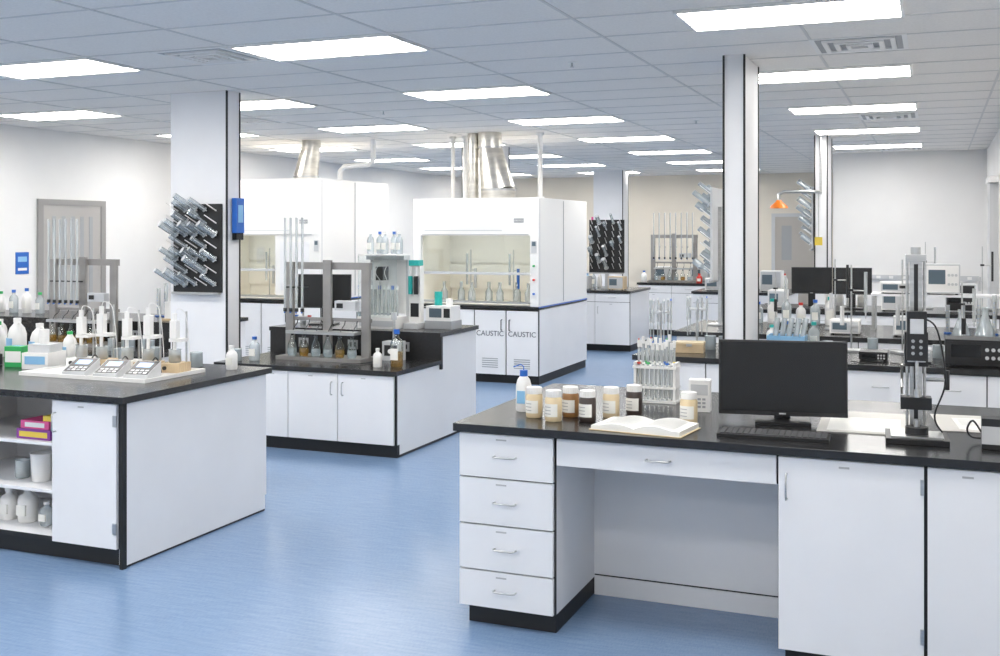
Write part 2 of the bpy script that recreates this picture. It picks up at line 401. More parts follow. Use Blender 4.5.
# ------------------------------------------------------------ fume hoods
def hood(x0, x1, y0, y1, top, caustic):
    b = B('fume_hood')
    w = x1-x0; D = y1-y0
    b.box(0, w, .04, D, .1, .86, WHITE).box(.01, w-.01, .06, D-.02, 0, .1, EDGE).box(0, w, .02, .04, .1, .86, EDGE)
    n = 4; ww = w/n
    for i in range(n):
        door(b, i*ww+.004, (i+1)*ww-.004, .02, .1, .85, None, False)
        hx = (i+1)*ww-.05 if i % 2 == 0 else i*ww+.05
        b.tube([(hx, 0, .62), (hx, -.03, .62), (hx, -.03, .74), (hx, 0, .74)], .006, EDGE, 6)
        for k in range(5): b.box(i*ww+.10, (i+1)*ww-.10, -.003, 0, .18+k*.025, .19+k*.025, GREY)
    b.box(-.01, w+.005, 0, D+.0, .87, .90, BLACK)
    b.box(w+.005, w+.008, 0, D, .885, .90, BLUE)
    zo = 1.72
    b.box(0, .10, 0, D, .9, top, WPLAST).box(w-.10, w, 0, D, .9, top, WPLAST)
    b.box(.10, w-.10, 0, .04, zo, top, WPLAST)
    b.box(.10, w-.10, .04, D, top-.03, top, WPLAST)
    b.box(.10, w-.10, D-.05, D, .9, top-.03, WPLAST)
    b.box(.10, w-.10, .85, .87, .9, top-.03, CREAM).box(.10, .112, .04, .85, .9, zo, CREAM).box(w-.112, w-.10, .04, .85, .9, zo, CREAM)
    b.box(.112, w-.112, .82, .85, 1.05, 1.35, CREAM).box(.112, w-.112, .82, .85, 1.38, zo+.1, CREAM)
    b.box(.112, w-.112, .04, .85, .901, .915, CREAM)
    b.box(.112, w-.112, .04, .85, zo+.14, zo+.16, CREAM)
    b.box(.25, w-.25, .25, .40, zo+.12, zo+.139, HOODL)
    # sash
    b.box(.105, w-.105, .05, .08, 1.26, 1.29, LGREY).box(.105, w-.105, .06, .066, 1.29, zo, GLASS)
    b.box(.10, w-.10, -.03, .03, .93, .955, STEEL)
    b.box(w+.001, w+.004, D*.48, D*.49, .92, top-.02, GREY)
    b.box(w+.001, w+.003, D*.02, D*.03, .92, top-.02, LGREY)
    b.box(.12, w-.12, -.004, 0, zo+.01, zo+.016, GREY)
    b.box(.15, w-.45, -.003, 0, zo+.055, zo+.065, LGREY)
    b.box(w-.30, w-.18, -.004, 0, zo+.15, zo+.20, GREY)
    for k in range(3):
        for X in (.05, w-.05):
            b.rod((X, 0, 1.05+k*.16), (X, -.03, 1.05+k*.16), .013, [BLUE, RED, GREEN][k], n=10)
    b.box(w-.085, w-.02, -.006, 0, 1.52, 1.66, LGREY).box(w-.075, w-.03, -.008, -.006, 1.60, 1.65, LCDD)
    if caustic:
        for i in range(7):
            X = .25+i*(w-.5)/6
            b.lathe(X, .35+.1*(i % 2), [(.045, 0), (.045, .12), (.02, .17), (.02, .24)], GLASS2, 12, .916)
    for X in ((w*.35, w*.7) if caustic else (w*.4,)):
        b.cyl(X, .45, .915, 1.55, .008, STEEL).box(X-.08, X+.08, .38, .52, .915, .925, GREY)
        b.cyl(X+.06, .45, 1.08, 1.32, .018, BLUE if X > w/2 else LGREY).rod((X, .45, 1.3), (X+.06, .45, 1.3), .006, STEEL)
        b.cyl(X-.05, .45, 1.12, 1.5, .014, GLASS2)
    if not caustic:   # right half of the sash is a closed white panel
        b.box(w*.62, w-.10, .01, .045, .96, zo, WPLAST).box(w*.66, w-.16, .006, .01, 1.02, zo-.08, WHITE)
    o = b.done((x0, y0, 0), bevel=.003)
    if caustic:
        for i in (2, 3):
            text(o, 'CAUSTIC', (ww*(i+.5), -.002, .55), .085, TEXTM)
    text(o, 'FUME HOOD', (w-.24, -.005, zo+.165), .02, WPLAST)
    return o
hood(-5.82, -4.22, 11.6, 13.45, 2.16, True)
hood(-8.9, -7.15, 11.65, 13.46, 2.44, False)

b = B('exhaust_duct')
b.cyl(-4.92, 12.1, 2.162, 2.28, .21, DUCT, n=24).rod((-4.92, 12.1, 2.27), (-5.03, 12.1, 2.80), .215, DUCT, .14, 24).cyl(-5.03, 12.1, 2.78, 2.969, .145, DUCT, n=24)
b.rod((-4.92, 12.1, 2.26), (-4.92, 12.1, 2.285), .22, STEEL, n=24).rod((-5.03, 12.1, 2.78), (-5.03, 12.1, 2.80), .152, STEEL, n=24)
b.cyl(-5.25, 12.1, 2.162, 2.969, .07, DUCT, n=16)
b.done()
b = B('exhaust_duct')
b.cyl(-7.70, 12.2, 2.442, 2.50, .16, DUCT, n=24).rod((-7.70, 12.2, 2.49), (-7.62, 12.2, 2.9), .16, DUCT, .12, 24).cyl(-7.62, 12.2, 2.88, 2.969, .125, DUCT, n=24)
b.rod((-7.70, 12.2, 2.48), (-7.70, 12.2, 2.50), .17, STEEL, n=24)
b.done()
for x, y, z0, r_ in ((-5.66, 12.4, 2.162, .025), (-5.48, 12.4, 2.162, .035), (-4.45, 12.3, 2.162, .03)):
    B('vent_pipe').cyl(0, 0, 0, HC-z0-.001, r_, WPLAST).cyl(0, 0, 0, .03, r_+.02, WPLAST).cyl(0, 0, HC-z0-.03, HC-z0-.001, r_+.02, WPLAST).done((x, y, z0))
b = B('vent_pipe')
b.tube([(-6.75, 12.3, 2.969), (-6.75, 12.3, 2.70), (-6.80, 12.3, 2.64), (-7.18, 12.3, 2.62), (-7.24, 12.3, 2.56), (-7.24, 12.3, 2.442)], .035, WPLAST, 12).done()

# ------------------------------------------------------------ apparatus builders
def tube_rack(x, y, z, half=1, s=1.0, rz=0):
    b = B('titration_rack')
    b.box(-.41, .41, -.13, .13, 0, .03, FRAME)
    for X in (-.37, -.0, .37):
        b.box(X-.038, X+.038, .02, .05, .03, .82 if X else .84, FRAME)
    b.box(-.41, .41, .05, .07, .76, .82, FRAME).box(-.41, .41, .05, .07, .32, .35, FRAME)
    b.box(-.33, .33, -.10, .02, .22, .245, STEEL)
    lo, hi, n = (-.37, -.20, 4) if half == 1 else (-.35, .0, 6)
    if half == 3: lo, hi, n = -.34, .34, 8
    for i in range(n):
        X = lo+(hi-lo)*i/(n-1)
        b.cyl(X, -.045, .42, 1.20, .011, TUBEG, n=8).cyl(X, -.045, .38, .42, .006, STEEL, n=6)
        b.rod((X, -.045, .395), (X+.012, -.075, .395), .006, BLUE, n=6)
        b.cyl(X, -.045, .40, .43, .016, BLKP, n=8)
        b.box(X-.008, X+.008, -.045, .05, .60, .612, BLKP)
    for i in range(6):
        X = -.29+i*.116
        b.lathe(X, -.06, [(.035, 0), (.042, .03), (.036, .10), (.016, .14), (.016, .17)], GLASS, 12, .031)
        b.lathe(X, -.06, [(.034, 0), (.040, .03), (.036, .06)], AMBER if half == 2 or i in (1, 4) else GLASS2, 10, .034)
        b.cyl(X, -.06, .17+.031, .23, .012, BLKP, n=8)
        b.tube([(X, -.06, .23), (X+.02, -.05, .28), (X+.01, .0, .30), (X, .03, .33)], .004, BLKP, 5, 3)
    b.box(.10, .30, -.02, .045, .42, .50, LGREY).box(.12, .18, -.024, -.02, .44, .48, BLKP)
    return b.done((x, y, z), rz)
tube_rack(-4.77, 7.86, .681)
tube_rack(-7.55, 8.0, .681, 2)
tube_rack(-4.2, 18.4, .901, 3)

def glassvessel(b, p, d, L, r, kind, m):
    p = Vector(p); d = Vector(d).normalized()
    if kind == 0:
        b.rod(p, p+d*L, r, m, n=12)
        b.rod(p-d*.004, p+d*.006, r*1.15, LGREY, n=12); b.rod(p+d*L, p+d*(L+.004), r*.95, LGREY, n=12)
    elif kind == 1:
        b.rod(p, p+d*L*.35, r*.5, m, n=10); b.rod(p+d*L*.35, p+d*L*.55, r*.5, m, r*1.2, 10); b.rod(p+d*L*.55, p+d*L, r*1.2, m, r*1.2, 10)
    else:
        b.rod(p, p+d*L*.3, r*.4, m, n=10); b.rod(p+d*L*.3, p+d*L, r*.4, m, r*1.5, 10)
def pegboard(x, y, z, w, h, rz, dens=1.0, post=0, board=EDGE, dirx=.0, gm=None, every=False, L=(.14, .17, .22)):
    b = B('drying_rack'); gm = gm or TUBEG
    b.box(-w/2, w/2, -.02, 0, 0, h, board)
    b.box(-w/2, w/2, -.05, -.02, -.02, 0, STEEL)
    if post:
        b.box(-.03, .03, 0, .03, -post, h*.8, STEEL).box(-.12, .12, -.08, .12, -post, -post+.012, STEEL)
    nx = max(3, int(w/.10)); nz_ = max(4, int(h/.10))
    rnd = random.Random(int(x*100)+5)
    for i in range(nx):
        for j in range(nz_):
            X = -w/2+.05+(w-.1)*i/(nx-1); Z = .06+(h-.12)*j/(nz_-1)
            p = Vector((X, -.02, Z)); d = Vector((dirx, -.8, .62)).normalized()
            b.rod(p, p+d*.13, .006, WPLAST, .004, 6)
            if rnd.random() < .62*dens and ((i+j) % 2 == 0 or (every and j % 2 == 0)):
                glassvessel(b, p+d*.02, d, rnd.choice(L), rnd.choice([.020, .025, .032]), rnd.choice([0, 0, 1, 0]), gm)
    return b.done((x, y, z), rz)
pegboard(-5.90, 7.635, 1.24, .50, .76, 0, 1.0, dirx=-.5, every=True, gm=SMOKE)
pegboard(-1.85, 9.95, 1.32, .6, .84, -math.pi/2, 1.4, post=.418, gm=GLASS2, board=LGREY, L=(.12, .15, .18))
pegboard(-1.415, 14.2, 1.55, .5, .78, -math.pi/2, 1.3, gm=GLASS2, board=LGREY)
pegboard(-4.62, 15.75, 1.15, .55, .8, 0, 1.2, post=.248, gm=SMOKE)

def monitor(x, y, z, w, h, lift, rz, tilt=-.05, nm='computer_monitor'):
    b = B(nm)
    b.box(-.12, .12, -.09, .09, 0, .012, BLKP)
    b.box(-.035, .035, .03, .05, .012, lift+h*.6, BLKP)
    b.T = Matrix.Translation((0, 0, lift)) @ Matrix.Rotation(tilt, 4, 'X')
    b.box(-w/2, w/2, -.012, .012, 0, h, BLKP)
    b.box(-w/2+.008, w/2-.008, -.0135, -.012, .018, h-.008, SCREEN)
    b.box(-w*.3, w*.3, .012, .035, h*.2, h*.8, BLKP)
    b.box(-.015, .015, -.014, -.012, .006, .012, LGREY)
    return b.done((x, y, z), rz, .002)
monitor(-.635, 4.95, .901, .56, .335, .03, .16)
monitor(-5.20, 8.55, .911, .50, .31, .15, .25)
monitor(-1.30, 12.65, .901, .44, .30, .16, .15)
monitor(-.86, 12.65, .901, .42, .30, .16, .05)

def keyboard(x, y, z, rz, w=.45, d=.15):
    b = B('keyboard')
    b.box(-w/2, w/2, -d/2, d/2, 0, .012, BLKP)
    for j in range(6):
        n = 18
        for i in range(n):
            kw = w*.96/n; X = -w*.48+i*kw
            if j == 0 and 4 < i < 10: continue
            b.box(X+.002, X+kw-.002, -d*.45+j*d*.15, -d*.45+(j+.82)*d*.15, .012, .018, KEYC)
    b.box(-w*.48+5*w*.96/18, -w*.48+10*w*.96/18, -d*.45, -d*.45+.82*d*.15, .012, .018, KEYC)
    return b.done((x, y, z), rz)
keyboard(-.625, 4.59, .901, .04)

# open book
b = B('open_book')
def page(sgn, z0, wid, h, mt):
    vs = []; n = 10
    for i in range(n+1):
        t = i/n; X = sgn*t*wid; Z = z0+.022*math.sin(min(1, t*1.25)*math.pi*.8)*(1-t*.3)+.006*(1-t)
        vs += [(X, -h/2, Z), (X, h/2, Z)]
    m_ = len(vs)
    vs += [(v[0], v[1], .003) for v in vs]
    fs = []
    for i in range(n):
        a_ = 2*i; fs.append((a_, a_+2, a_+3, a_+1)); fs.append((a_+m_, a_+1+m_, a_+3+m_, a_+2+m_))
        fs.append((a_, a_+m_, a_+2+m_, a_+2)); fs.append((a_+1, a_+3, a_+3+m_, a_+1+m_))
    fs.append((m_-2, 2*m_-2, 2*m_-1, m_-1))
    b.add(vs, fs, mt)
page(1, .014, .20, .25, PAPER); page(-1, .010, .20, .25, PAPER)
b.box(-.208, .208, -.13, .13, 0, .003, CREAMP)
for sgn in (-1, 1):
    zz0 = .014 if sgn > 0 else .010
    for i in range(13):
        Y = .10-i*.016
        vs = []
        for k in (0, 1, 2, 3, 4, 5):
            t = .14+k*.14; X = sgn*t*.20; Z = zz0+.0012+.022*math.sin(min(1, t*1.25)*math.pi*.8)*(1-t*.3)+.006*(1-t)
            vs += [(X, Y-.002, Z), (X, Y+.002, Z)]
        b.add(vs, [(2*k, 2*k+2, 2*k+3, 2*k+1) for k in range(5)], INKL)
b.done((-1.165, 4.555, .901), -.12)

def jar(x, y, z, r, h, content, cap=WPLAST, lab=True):
    b = B('sample_jar')
    b.lathe(0, 0, [(r*.93, 0), (r, .006), (r, h*.72), (r*.82, h*.80)], content, 20)
    b.cyl(0, 0, h*.79, h, r*.9, cap, n=20)
    for k in range(20):
        t = k*math.pi/10; b.box(r*.9*math.cos(t)-.001, r*.9*math.cos(t)+.001, r*.9*math.sin(t)-.001, r*.9*math.sin(t)+.001, h*.81, h*.98, cap)
    if lab:
        n = 10; vs = []
        for i in range(n+1):
            t = math.pi*(1.08+.72*i/n)
            for zz in (h*.16, h*.58): vs.append((math.cos(t)*(r+.0007), math.sin(t)*(r+.0007), zz))
        b.add(vs, [(2*i, 2*i+2, 2*i+3, 2*i+1) for i in range(n)], LABEL, True)
        for q in range(3):
            o_ = []
            for i in range(6):
                t = math.pi*(1.25+.3*i/5); z_ = h*(.24+q*.11)
                o_ += [(math.cos(t)*(r+.0012), math.sin(t)*(r+.0012), z_), (math.cos(t)*(r+.0012), math.sin(t)*(r+.0012), z_+.004)]
            b.add(o_, [(2*i, 2*i+2, 2*i+3, 2*i+1) for i in range(5)], INKL)
    return b.done((x, y, z), -.15)
for x, y, m_ in ((-1.715, 4.66, CREAMP), (-1.60, 4.60, CREAMP), (-1.565, 4.74, BROWN), (-1.455, 4.65, DARKP), (-1.385, 4.79, CREAMP), (-1.305, 4.90, DARKP), (-1.02, 4.77, CREAMP)):
    jar(x, y, .901, .039, .138, m_)

def wash_bottle(x, y, z, cap=BLUE, h=.17):
    b = B('wash_bottle')
    b.lathe(0, 0, [(.034, 0), (.037, .01), (.037, h*.72), (.03, h*.88), (.016, h)], WPLAST, 18)
    b.cyl(0, 0, h-.004, h+.025, .019, cap, n=16)
    b.tube([(0, 0, h+.02), (0, 0, h+.042), (-.012, -.008, h+.052), (-.045, -.02, h+.040)], .003, cap, 6)
    b.box(-.02, .02, -.0385, -.036, .04, .10, LBLUE)
    return b.done((x, y, z))
wash_bottle(-1.82, 4.80, .901)

def bottle(x, y, z, r, h, body, cap, liq=None, name='reagent_bottle'):
    b = B(name)
    b.lathe(0, 0, [(r*.92, 0), (r, .01), (r, h*.62), (r*.8, h*.72), (r*.38, h*.80), (r*.38, h*.9)], body, 18)
    if liq: b.lathe(0, 0, [(r*.88, .004), (r*.93, .012), (r*.93, h*.4), (.0001, h*.4)], liq, 18)
    b.cyl(0, 0, h*.88, h, r*.46, cap, n=16)
    b.box(-r*.6, r*.6, -r-.001, -r*.75, h*.2, h*.5, LABEL)
    return b.done((x, y, z))
def beaker(x, y, z, r=.04, h=.1, m_=GLASS2, name='beaker'):
    b = B(name)
    b.lathe(0, 0, [(r*.95, 0), (r, .006), (r, h*.96), (r*1.06, h), (r*1.0, h), (r*.95, h*.96), (r*.95, .008)], m_, 18)
    b.lathe(0, 0, [(r*.93, .004), (r*.93, h*.45), (.0001, h*.45)], LBLUE if random.random() < .2 else GLASS2, 14)
    return b.done((x, y, z))
def flask(x, y, z, r=.05, h=.14, liq=None):
    b = B('erlenmeyer_flask')
    b.lathe(0, 0, [(r*.9, 0), (r, .008), (r*.95, .02), (r*.32, h*.72), (r*.3, h*.95), (r*.38, h)], GLASS2, 18)
    if liq: b.lathe(0, 0, [(r*.85, .003), (r*.9, .02), (r*.68, h*.3), (.0001, h*.3)], liq, 16)
    return b.done((x, y, z))
def cylinder(x, y, z, h=.3, r=.018):
    b = B('graduated_cylinder')
    b.cyl(0, 0, 0, .01, r*2.0, BLUE, n=6).lathe(0, 0, [(r, .01), (r, h*.97), (r*1.2, h)], TUBEG, 12)
    for k in range(6): b.box(-r*.6, r*.2, -r-.0008, -r*.85, h*(.2+k*.12), h*(.2+k*.12)+.002, BLUE)
    return b.done((x, y, z))
def jug(x, y, z, r=.06, h=.24, cap=WPLAST, body=WPLAST, rz=0):
    b = B('plastic_jug')
    b.lathe(0, 0, [(r*.94, 0), (r, .01), (r, h*.6), (r*.8, h*.75), (r*.4, h*.86), (r*.36, h*.93)], body, 20)
    b.cyl(0, 0, h*.9, h, r*.42, cap, n=16)
    b.tube([(r*.35, 0, h*.86), (r*.8, 0, h*.88), (r*1.05, 0, h*.76), (r*.98, 0, h*.6)], r*.13, body, 8, 4)
    b.box(-r*.6, r*.6, -r-.001, -r*.8, h*.2, h*.5, LBLUE)
    return b.done((x, y, z), rz)

# pipette rack on bench A
b = B('pipette_rack')
b.box(-.11, .11, -.06, .06, 0, .012, WPLAST)
for X in (-.10, .10): b.box(X-.006, X+.006, -.05, .05, .012, .20, WPLAST)
b.box(-.11, .11, -.055, .055, .17, .182, WPLAST).box(-.11, .11, -.055, .055, .07, .08, WPLAST)
cols = [RED, BLUE, GREEN, YELLOW, WPLAST]
for i in range(8):
    for j in range(2):
        X = -.085+i*.024; Y = -.03+j*.06; hh_ = .26+.05*random.random()
        b.cyl(X, Y, .013, hh_, .006, TUBEG, n=8).cyl(X, Y, hh_, hh_+.035, .008, WPLAST, n=8).cyl(X, Y, .19, .20, .009, WPLAST if (i+j) % 2 else cols[(i+j) % 5], n=8)
        if (i+j) % 3 == 0: b.cyl(X, Y, hh_+.035, hh_+.042, .004, cols[(i*2+j) % 5], n=6)
b.done((-1.30, 5.32, .901))
b = B('instrument_box')
b.box(-.05, .05, -.04, .04, 0, .15, WPLAST).box(-.04, .04, -.042, -.04, .08, .13, LGREY)
for i in range(3):
    for j in range(3): b.box(-.03+i*.022, -.015+i*.022, -.043, -.04, .02+j*.018, .03+j*.018, GREY)
b.done((-1.04, 5.12, .901), .1)

# papers / pad
B('paper_stack').box(-.20, .20, -.28, .28, 0, .004, PAPERG).box(-.16, .14, -.25, .1, .004, .006, PAPER).done((-.28, 5.07, .901), .03)
b = B('notepad')
b.box(-.20, .20, -.22, .22, 0, .003, PAPERG).box(-.12, .10, -.18, .12, .003, .005, PAPER)
for i in range(8): b.box(-.10, .08, .09-i*.022, .092-i*.022, .005, .0054, INKL)
b.done((.20, 5.22, .901), .1)

# test stand with gauge
b = B('force_gauge_stand')
b.box(-.12, .12, -.11, .12, 0, .022, BLKP).box(-.10, .10, -.09, .07, .022, .03, STEEL)
b.cyl(0, -.02, .03, .06, .045, BLKP, n=20)
b.box(-.024, .024, .06, .10, .022, .74, STEEL).box(-.008, .008, .055, .06, .05, .72, BLKP)
b.cyl(-.034, .085, .022, .73, .006, STEEL).cyl(.034, .085, .022, .73, .006, STEEL)
b.box(-.04, .04, .05, .12, .73, .76, STEEL).cyl(0, .085, .76, .79, .02, STEEL)
b.box(-.045, .045, .02, .12, .30, .44, BLKP).box(-.035, .035, -.0, .02, .32, .42, STEEL)
b.box(-.038, .038, -.045, 0, .33, .53, BLKP).box(-.026, .026, -.047, -.045, .44, .50, LGREY)
for i in range(2):
    for j in range(3): b.rod((-.015+i*.03, -.045, .36+j*.025), (-.015+i*.03, -.049, .36+j*.025), .007, GREY, n=8)
b.cyl(0, -.02, .20, .34, .007, STEEL).cyl(0, -.02, .18, .21, .014, STEEL).cyl(0, -.02, .06, .09, .012, STEEL)
b.rod((.03, .09, .24), (.12, .09, .24), .008, STEEL).cyl(.12, .09, .20, .28, .011, BLKP)
b.box(-.06, .06, .03, .11, .12, .17, BLKP)
for k in range(4):
    t = k*math.pi/2+.4; b.rod((-.055, .07, .24), (-.055, .07+.07*math.cos(t), .24+.07*math.sin(t)), .005, STEEL)
b.tube([(.03, .0, .5), (.08, .02, .45), (.11, .0, .25), (.07, .03, .1), (.10, .05, .03)], .004, BLKP, 6, 6)
b.done((-.07, 4.72, .901), .05, .002)
b = B('power_adapter')
b.box(-.05, .05, -.04, .04, 0, .12, BLKP).box(-.05, .05, -.041, -.04, .02, .09, LGREY)
b.tube([(-.05, 0, .06), (-.08, .02, .10), (-.10, .05, .06), (-.08, .10, .02), (-.02, .14, .012)], .004, BLKP, 6, 6)
b.done((.22, 4.66, .902))

# ------------------------------------------------------------ left bench apparatus
b = B('instrument_tray')
b.box(-.50, .44, -.27, .27, 0, .012, WPLAST)
for (xa, xb, ya, yb) in ((-.50, .44, -.27, -.255), (-.50, .44, .255, .27), (-.50, -.485, -.255, .255), (.425, .44, -.255, .255)):
    b.box(xa, xb, ya, yb, .012, .022, WPLAST)
b.done((-4.57, 5.14, .901))
def ph_meter(x, y, z, rz=0):
    b = B('ph_meter')
    vs = [(-.075,-.08,0),(.075,-.08,0),(.075,.08,0),(-.075,.08,0),(-.075,-.08,.022),(.075,-.08,.022),(.075,.08,.085),(-.075,.08,.085)]
    b.add(vs, [(0,3,2,1),(4,5,6,7),(0,1,5,4),(1,2,6,5),(2,3,7,6),(3,0,4,7)], LGREY)
    def q(x0, x1, t0, t1, m_, e=.001):
        f_ = lambda t: (-.08+.16*t, .022+.063*t+e)
        (ya, za), (yb, zb) = f_(t0), f_(t1)
        b.add([(x0, ya, za), (x1, ya, za), (x1, yb, zb), (x0, yb, zb)], [(0,1,2,3)], m_)
    q(-.071, .071, .03, .97, BLKP); q(-.045, .045, .52, .84, LCD, .002)
    for i in range(4): q(-.055+i*.03, -.033+i*.03, .1, .20, WPLAST if i % 2 else GREY, .002); q(-.055+i*.03, -.033+i*.03, .26, .36, LGREY, .002)
    b.tube([(0, .08, .05), (.02, .11, .10), (.04, .12, .07), (.05, .13, .01)], .004, BLKP, 6, 5)
    return b.done((x, y, z), rz)
for x, y in ((-4.70, 4.985), (-4.47, 4.985), (-4.26, 5.0)): ph_meter(x, y, .914, .2)
def stir_titrator(x, y, z, body=WPLAST, top=WPLAST, h=.38):
    b = B('stirrer_titrator')
    b.box(-.065, .065, -.07, .07, 0, .055, body).rod((-.03, -.07, .028), (-.03, -.08, .028), .012, BLKP, n=12)
    b.lathe(0, -.005, [(.032, .056), (.038, .065), (.036, .13), (.04, .135)], GLASS2, 16)
    b.lathe(0, -.005, [(.031, .057), (.034, .10), (.0001, .10)], AMBER, 14)
    b.cyl(.045, .05, .055, h, .006, STEEL)
    b.box(-.03, .055, -.025, .055, h*.50, h*.50+.02, top)
    b.box(-.022, .022, -.03, .015, h*.56, h*.86, top)
    b.cyl(0, -.01, h*.30, h*.92, .011, top, n=12).cyl(0, -.01, h*.84, h*.98, .015, WPLAST, n=12).cyl(-.022, .01, h*.28, h*.8, .007, BLKP, n=8)
    b.tube([(0, -.01, h*.95), (.01, 0, h*1.05), (.05, .03, h*.95), (.065, .05, h*.4), (.06, .065, .02)], .003, WPLAST, 6, 5)
    return b.done((x, y, z), .15, .002)
for i, (x, y) in enumerate(((-4.97, 5.28), (-4.79, 5.26), (-4.61, 5.28), (-4.43, 5.26), (-4.25, 5.28))):
    stir_titrator(x, y, .914, TAN if i in (1, 3, 4) else WPLAST, WPLAST, .36+.03*(i % 2))
b = B('glove_box_carton'); b.box(-.06, .06, -.05, .05, 0, .13, GREEN).box(-.055, .055, -.051, -.05, .03, .10, WPLAST).box(-.03, .03, -.02, .02, .13, .132, LBLUE).done((-5.42, 5.20, .901), .2)
b = B('dispensing_unit'); b.box(-.09, .09, -.10, .10, 0, .10, WPLAST).box(-.075, .075, -.06, .08, .10, .15, LGREY).box(-.07, .07, -.102, -.10, .03, .08, LBLUE).cyl(0, 0, .15, .24, .03, WPLAST).done((-5.22, 5.22, .901), .2, .004)
for i, x in enumerate((-5.98, -5.80, -5.60)):
    jug(x, 5.56, .901, .06, .24+.03*(i % 2), [GREEN, WPLAST, WPLAST][i], WPLAST, -.4)
b = B('hot_plate'); b.box(-.13, .13, -.12, .12, 0, .07, BLKP).box(-.10, .10, -.09, .10, .07, .08, STEEL).rod((-.06, -.12, .035), (-.06, -.135, .035), .018, LGREY, n=14).rod((.06, -.12, .035), (.06, -.135, .035), .018, LGREY, n=14).done((-5.70, 5.10, .901), .1, .003)
for i in range(3): beaker(-5.0+i*.32, 5.62, .901, .032+.004*(i % 3), .09+.02*(i % 2))
jug(-5.30, 5.52, .901, .045, .20, GREEN, WPLAST, -.4)
bottle(-4.06, 5.58, .901, .035, .15, WPLAST, WPLAST)

# cubby contents
b = B('glove_cartons')
b.box(-.02, .22, -.12, .05, 0, .055, PURPLE).box(0, .2, -.121, -.12, .012, .042, YELLOW).box(.0, .20, -.11, .05, .056, .10, PINK).box(.03, .17, -.111, -.11, .065, .09, WPLAST).box(.15, .23, -.10, .05, .101, .13, YELLOW)
b.done((-4.68, 4.62, .619))
B('paper_tub').lathe(0, 0, [(.05, 0), (.06, .15), (.064, .155), (.060, .158), (.056, .15)], WPLAST, 20).done((-4.64, 4.62, .364))
beaker(-4.80, 4.64, .364, .04, .1, GLASS2)
bottle(-4.76, 4.64, .121, .055, .20, WPLAST, WPLAST); bottle(-4.60, 4.62, .121, .04, .13, GLASS2, WPLAST); bottle(-4.48, 4.67, .121, .035, .11, GLASS2, STEEL); bottle(-4.90, 4.64, .121, .05, .18, WPLAST, WPLAST)

# ------------------------------------------------------------ middle bench apparatus
b = B('autosampler')
b.box(-.19, .19, -.14, .14, 0, .10, WPLAST).box(-.17, .17, -.142, -.14, .02, .07, LGREY)
for X in (-.18, .18): b.box(X-.012, X+.012, .10, .13, .10, .64, LGREY)
b.box(-.19, .19, .02, .14, .60, .64, LGREY).box(-.19, .19, -.13, .14, .64, .65, WPLAST)
b.box(-.19, .19, -.13, -.12, .10, .64, GLASS).box(-.17, .17, .11, .12, .12, .60, WPLAST)
for i in range(8):
    b.cyl(-.15+i*.043, -.04, .11, .34+.03*(i % 2), .012, TUBEG, n=8).cyl(-.15+i*.043, -.04, .34, .375, .013, BLUE if i % 3 == 0 else WPLAST, n=8)
b.box(-.05, .02, -.06, .05, .42, .54, BLKP).cyl(-.015, -.05, .30, .42, .006, STEEL)
for k in range(3): b.tube([(-.1+k*.08, .0, .60), (-.12+k*.09, -.10, .50), (-.06+k*.07, -.09, .42), (-.05+k*.05, -.04, .37)], .003, WPLAST, 5, 5)
b.done((-4.54, 8.47, .911))
for i in range(5): bottle(-4.68+i*.072, 8.48+.04*(i % 2), 1.563, .032, .20, GLASS2, BLUE if i % 2 else WPLAST, None)
b = B('dispenser_tower')
b.box(-.07, .07, -.09, .09, 0, .05, LGREY).box(-.055, .055, .0, .07, .05, .55, WPLAST).box(-.04, .04, -.005, 0, .10, .22, BLKP)
for k in range(2): b.cyl(-.028+k*.056, -.03, .30, .46, .02, TEAL if k == 0 else BLKP, n=14).cyl(-.028+k*.056, -.03, .46, .54, .012, WPLAST, n=10).rod((-.028+k*.056, -.03, .35), (-.028+k*.056, .0, .35), .007, STEEL)
b.box(-.05, .05, -.02, .07, .55, .60, TEAL)
b.done((-4.25, 8.50, .911), 0, .002)
b = B('titration_controller')
b.box(-.13, .13, -.11, .11, 0, .07, GREY).box(-.12, .12, -.10, .10, .07, .20, WPLAST).box(-.09, .03, -.102, -.10, .10, .18, LCDD).box(.05, .11, -.102, -.10, .10, .18, BLKP).cyl(-.06, .03, .20, .32, .035, TEAL, n=16).cyl(.05, .02, .20, .26, .03, WPLAST, n=16)
b.done((-4.02, 8.60, .911), 0, .003)
bottle(-3.98, 7.64, .681, .052, .30, GLASS, BLUE, AMBER); bottle(-4.12, 7.58, .681, .036, .15, WPLAST, WPLAST)
bottle(-5.30, 7.60, .681, .045, .2, GLASS2, BLUE); beaker(-5.42, 7.52, .681)
b = B('power_supply_unit'); b.box(-.08, .08, -.06, .06, 0, .16, LGREY).box(-.06, .06, -.062, -.06, .04, .13, BLKP).rod((0, -.06, .08), (0, -.075, .08), .02, WPLAST, n=14).cyl(.0, .0, .16, .34, .012, STEEL).cyl(0, 0, .34, .40, .025, LGREY).done((-4.22, 8.05, .681), 0, .002)
B('electrical_cord').tube([(-4.28, 7.80, .690), (-4.34, 7.66, .688), (-4.45, 7.58, .688), (-4.40, 7.48, .688), (-4.25, 7.45, .688)], .005, BLKP, 6, 8).done()
for i in range(5): beaker(-5.0+i*.085, 8.85, .911, .033, .10+.03*(i % 2))
b = B('water_faucet'); b.cyl(0, 0, 0, .04, .03, STEEL).tube([(0, 0, .04), (0, 0, .28), (0, -.04, .33), (0, -.12, .33), (0, -.15, .28), (0, -.15, .24)], .011, STEEL, 8, 5).rod((-.06, 0, .06), (.06, 0, .06), .008, STEEL).box(-.085, -.055, -.01, .01, .045, .075, BLUE).box(.055, .085, -.01, .01, .045, .075, RED).done((-5.46, 8.6, .911))
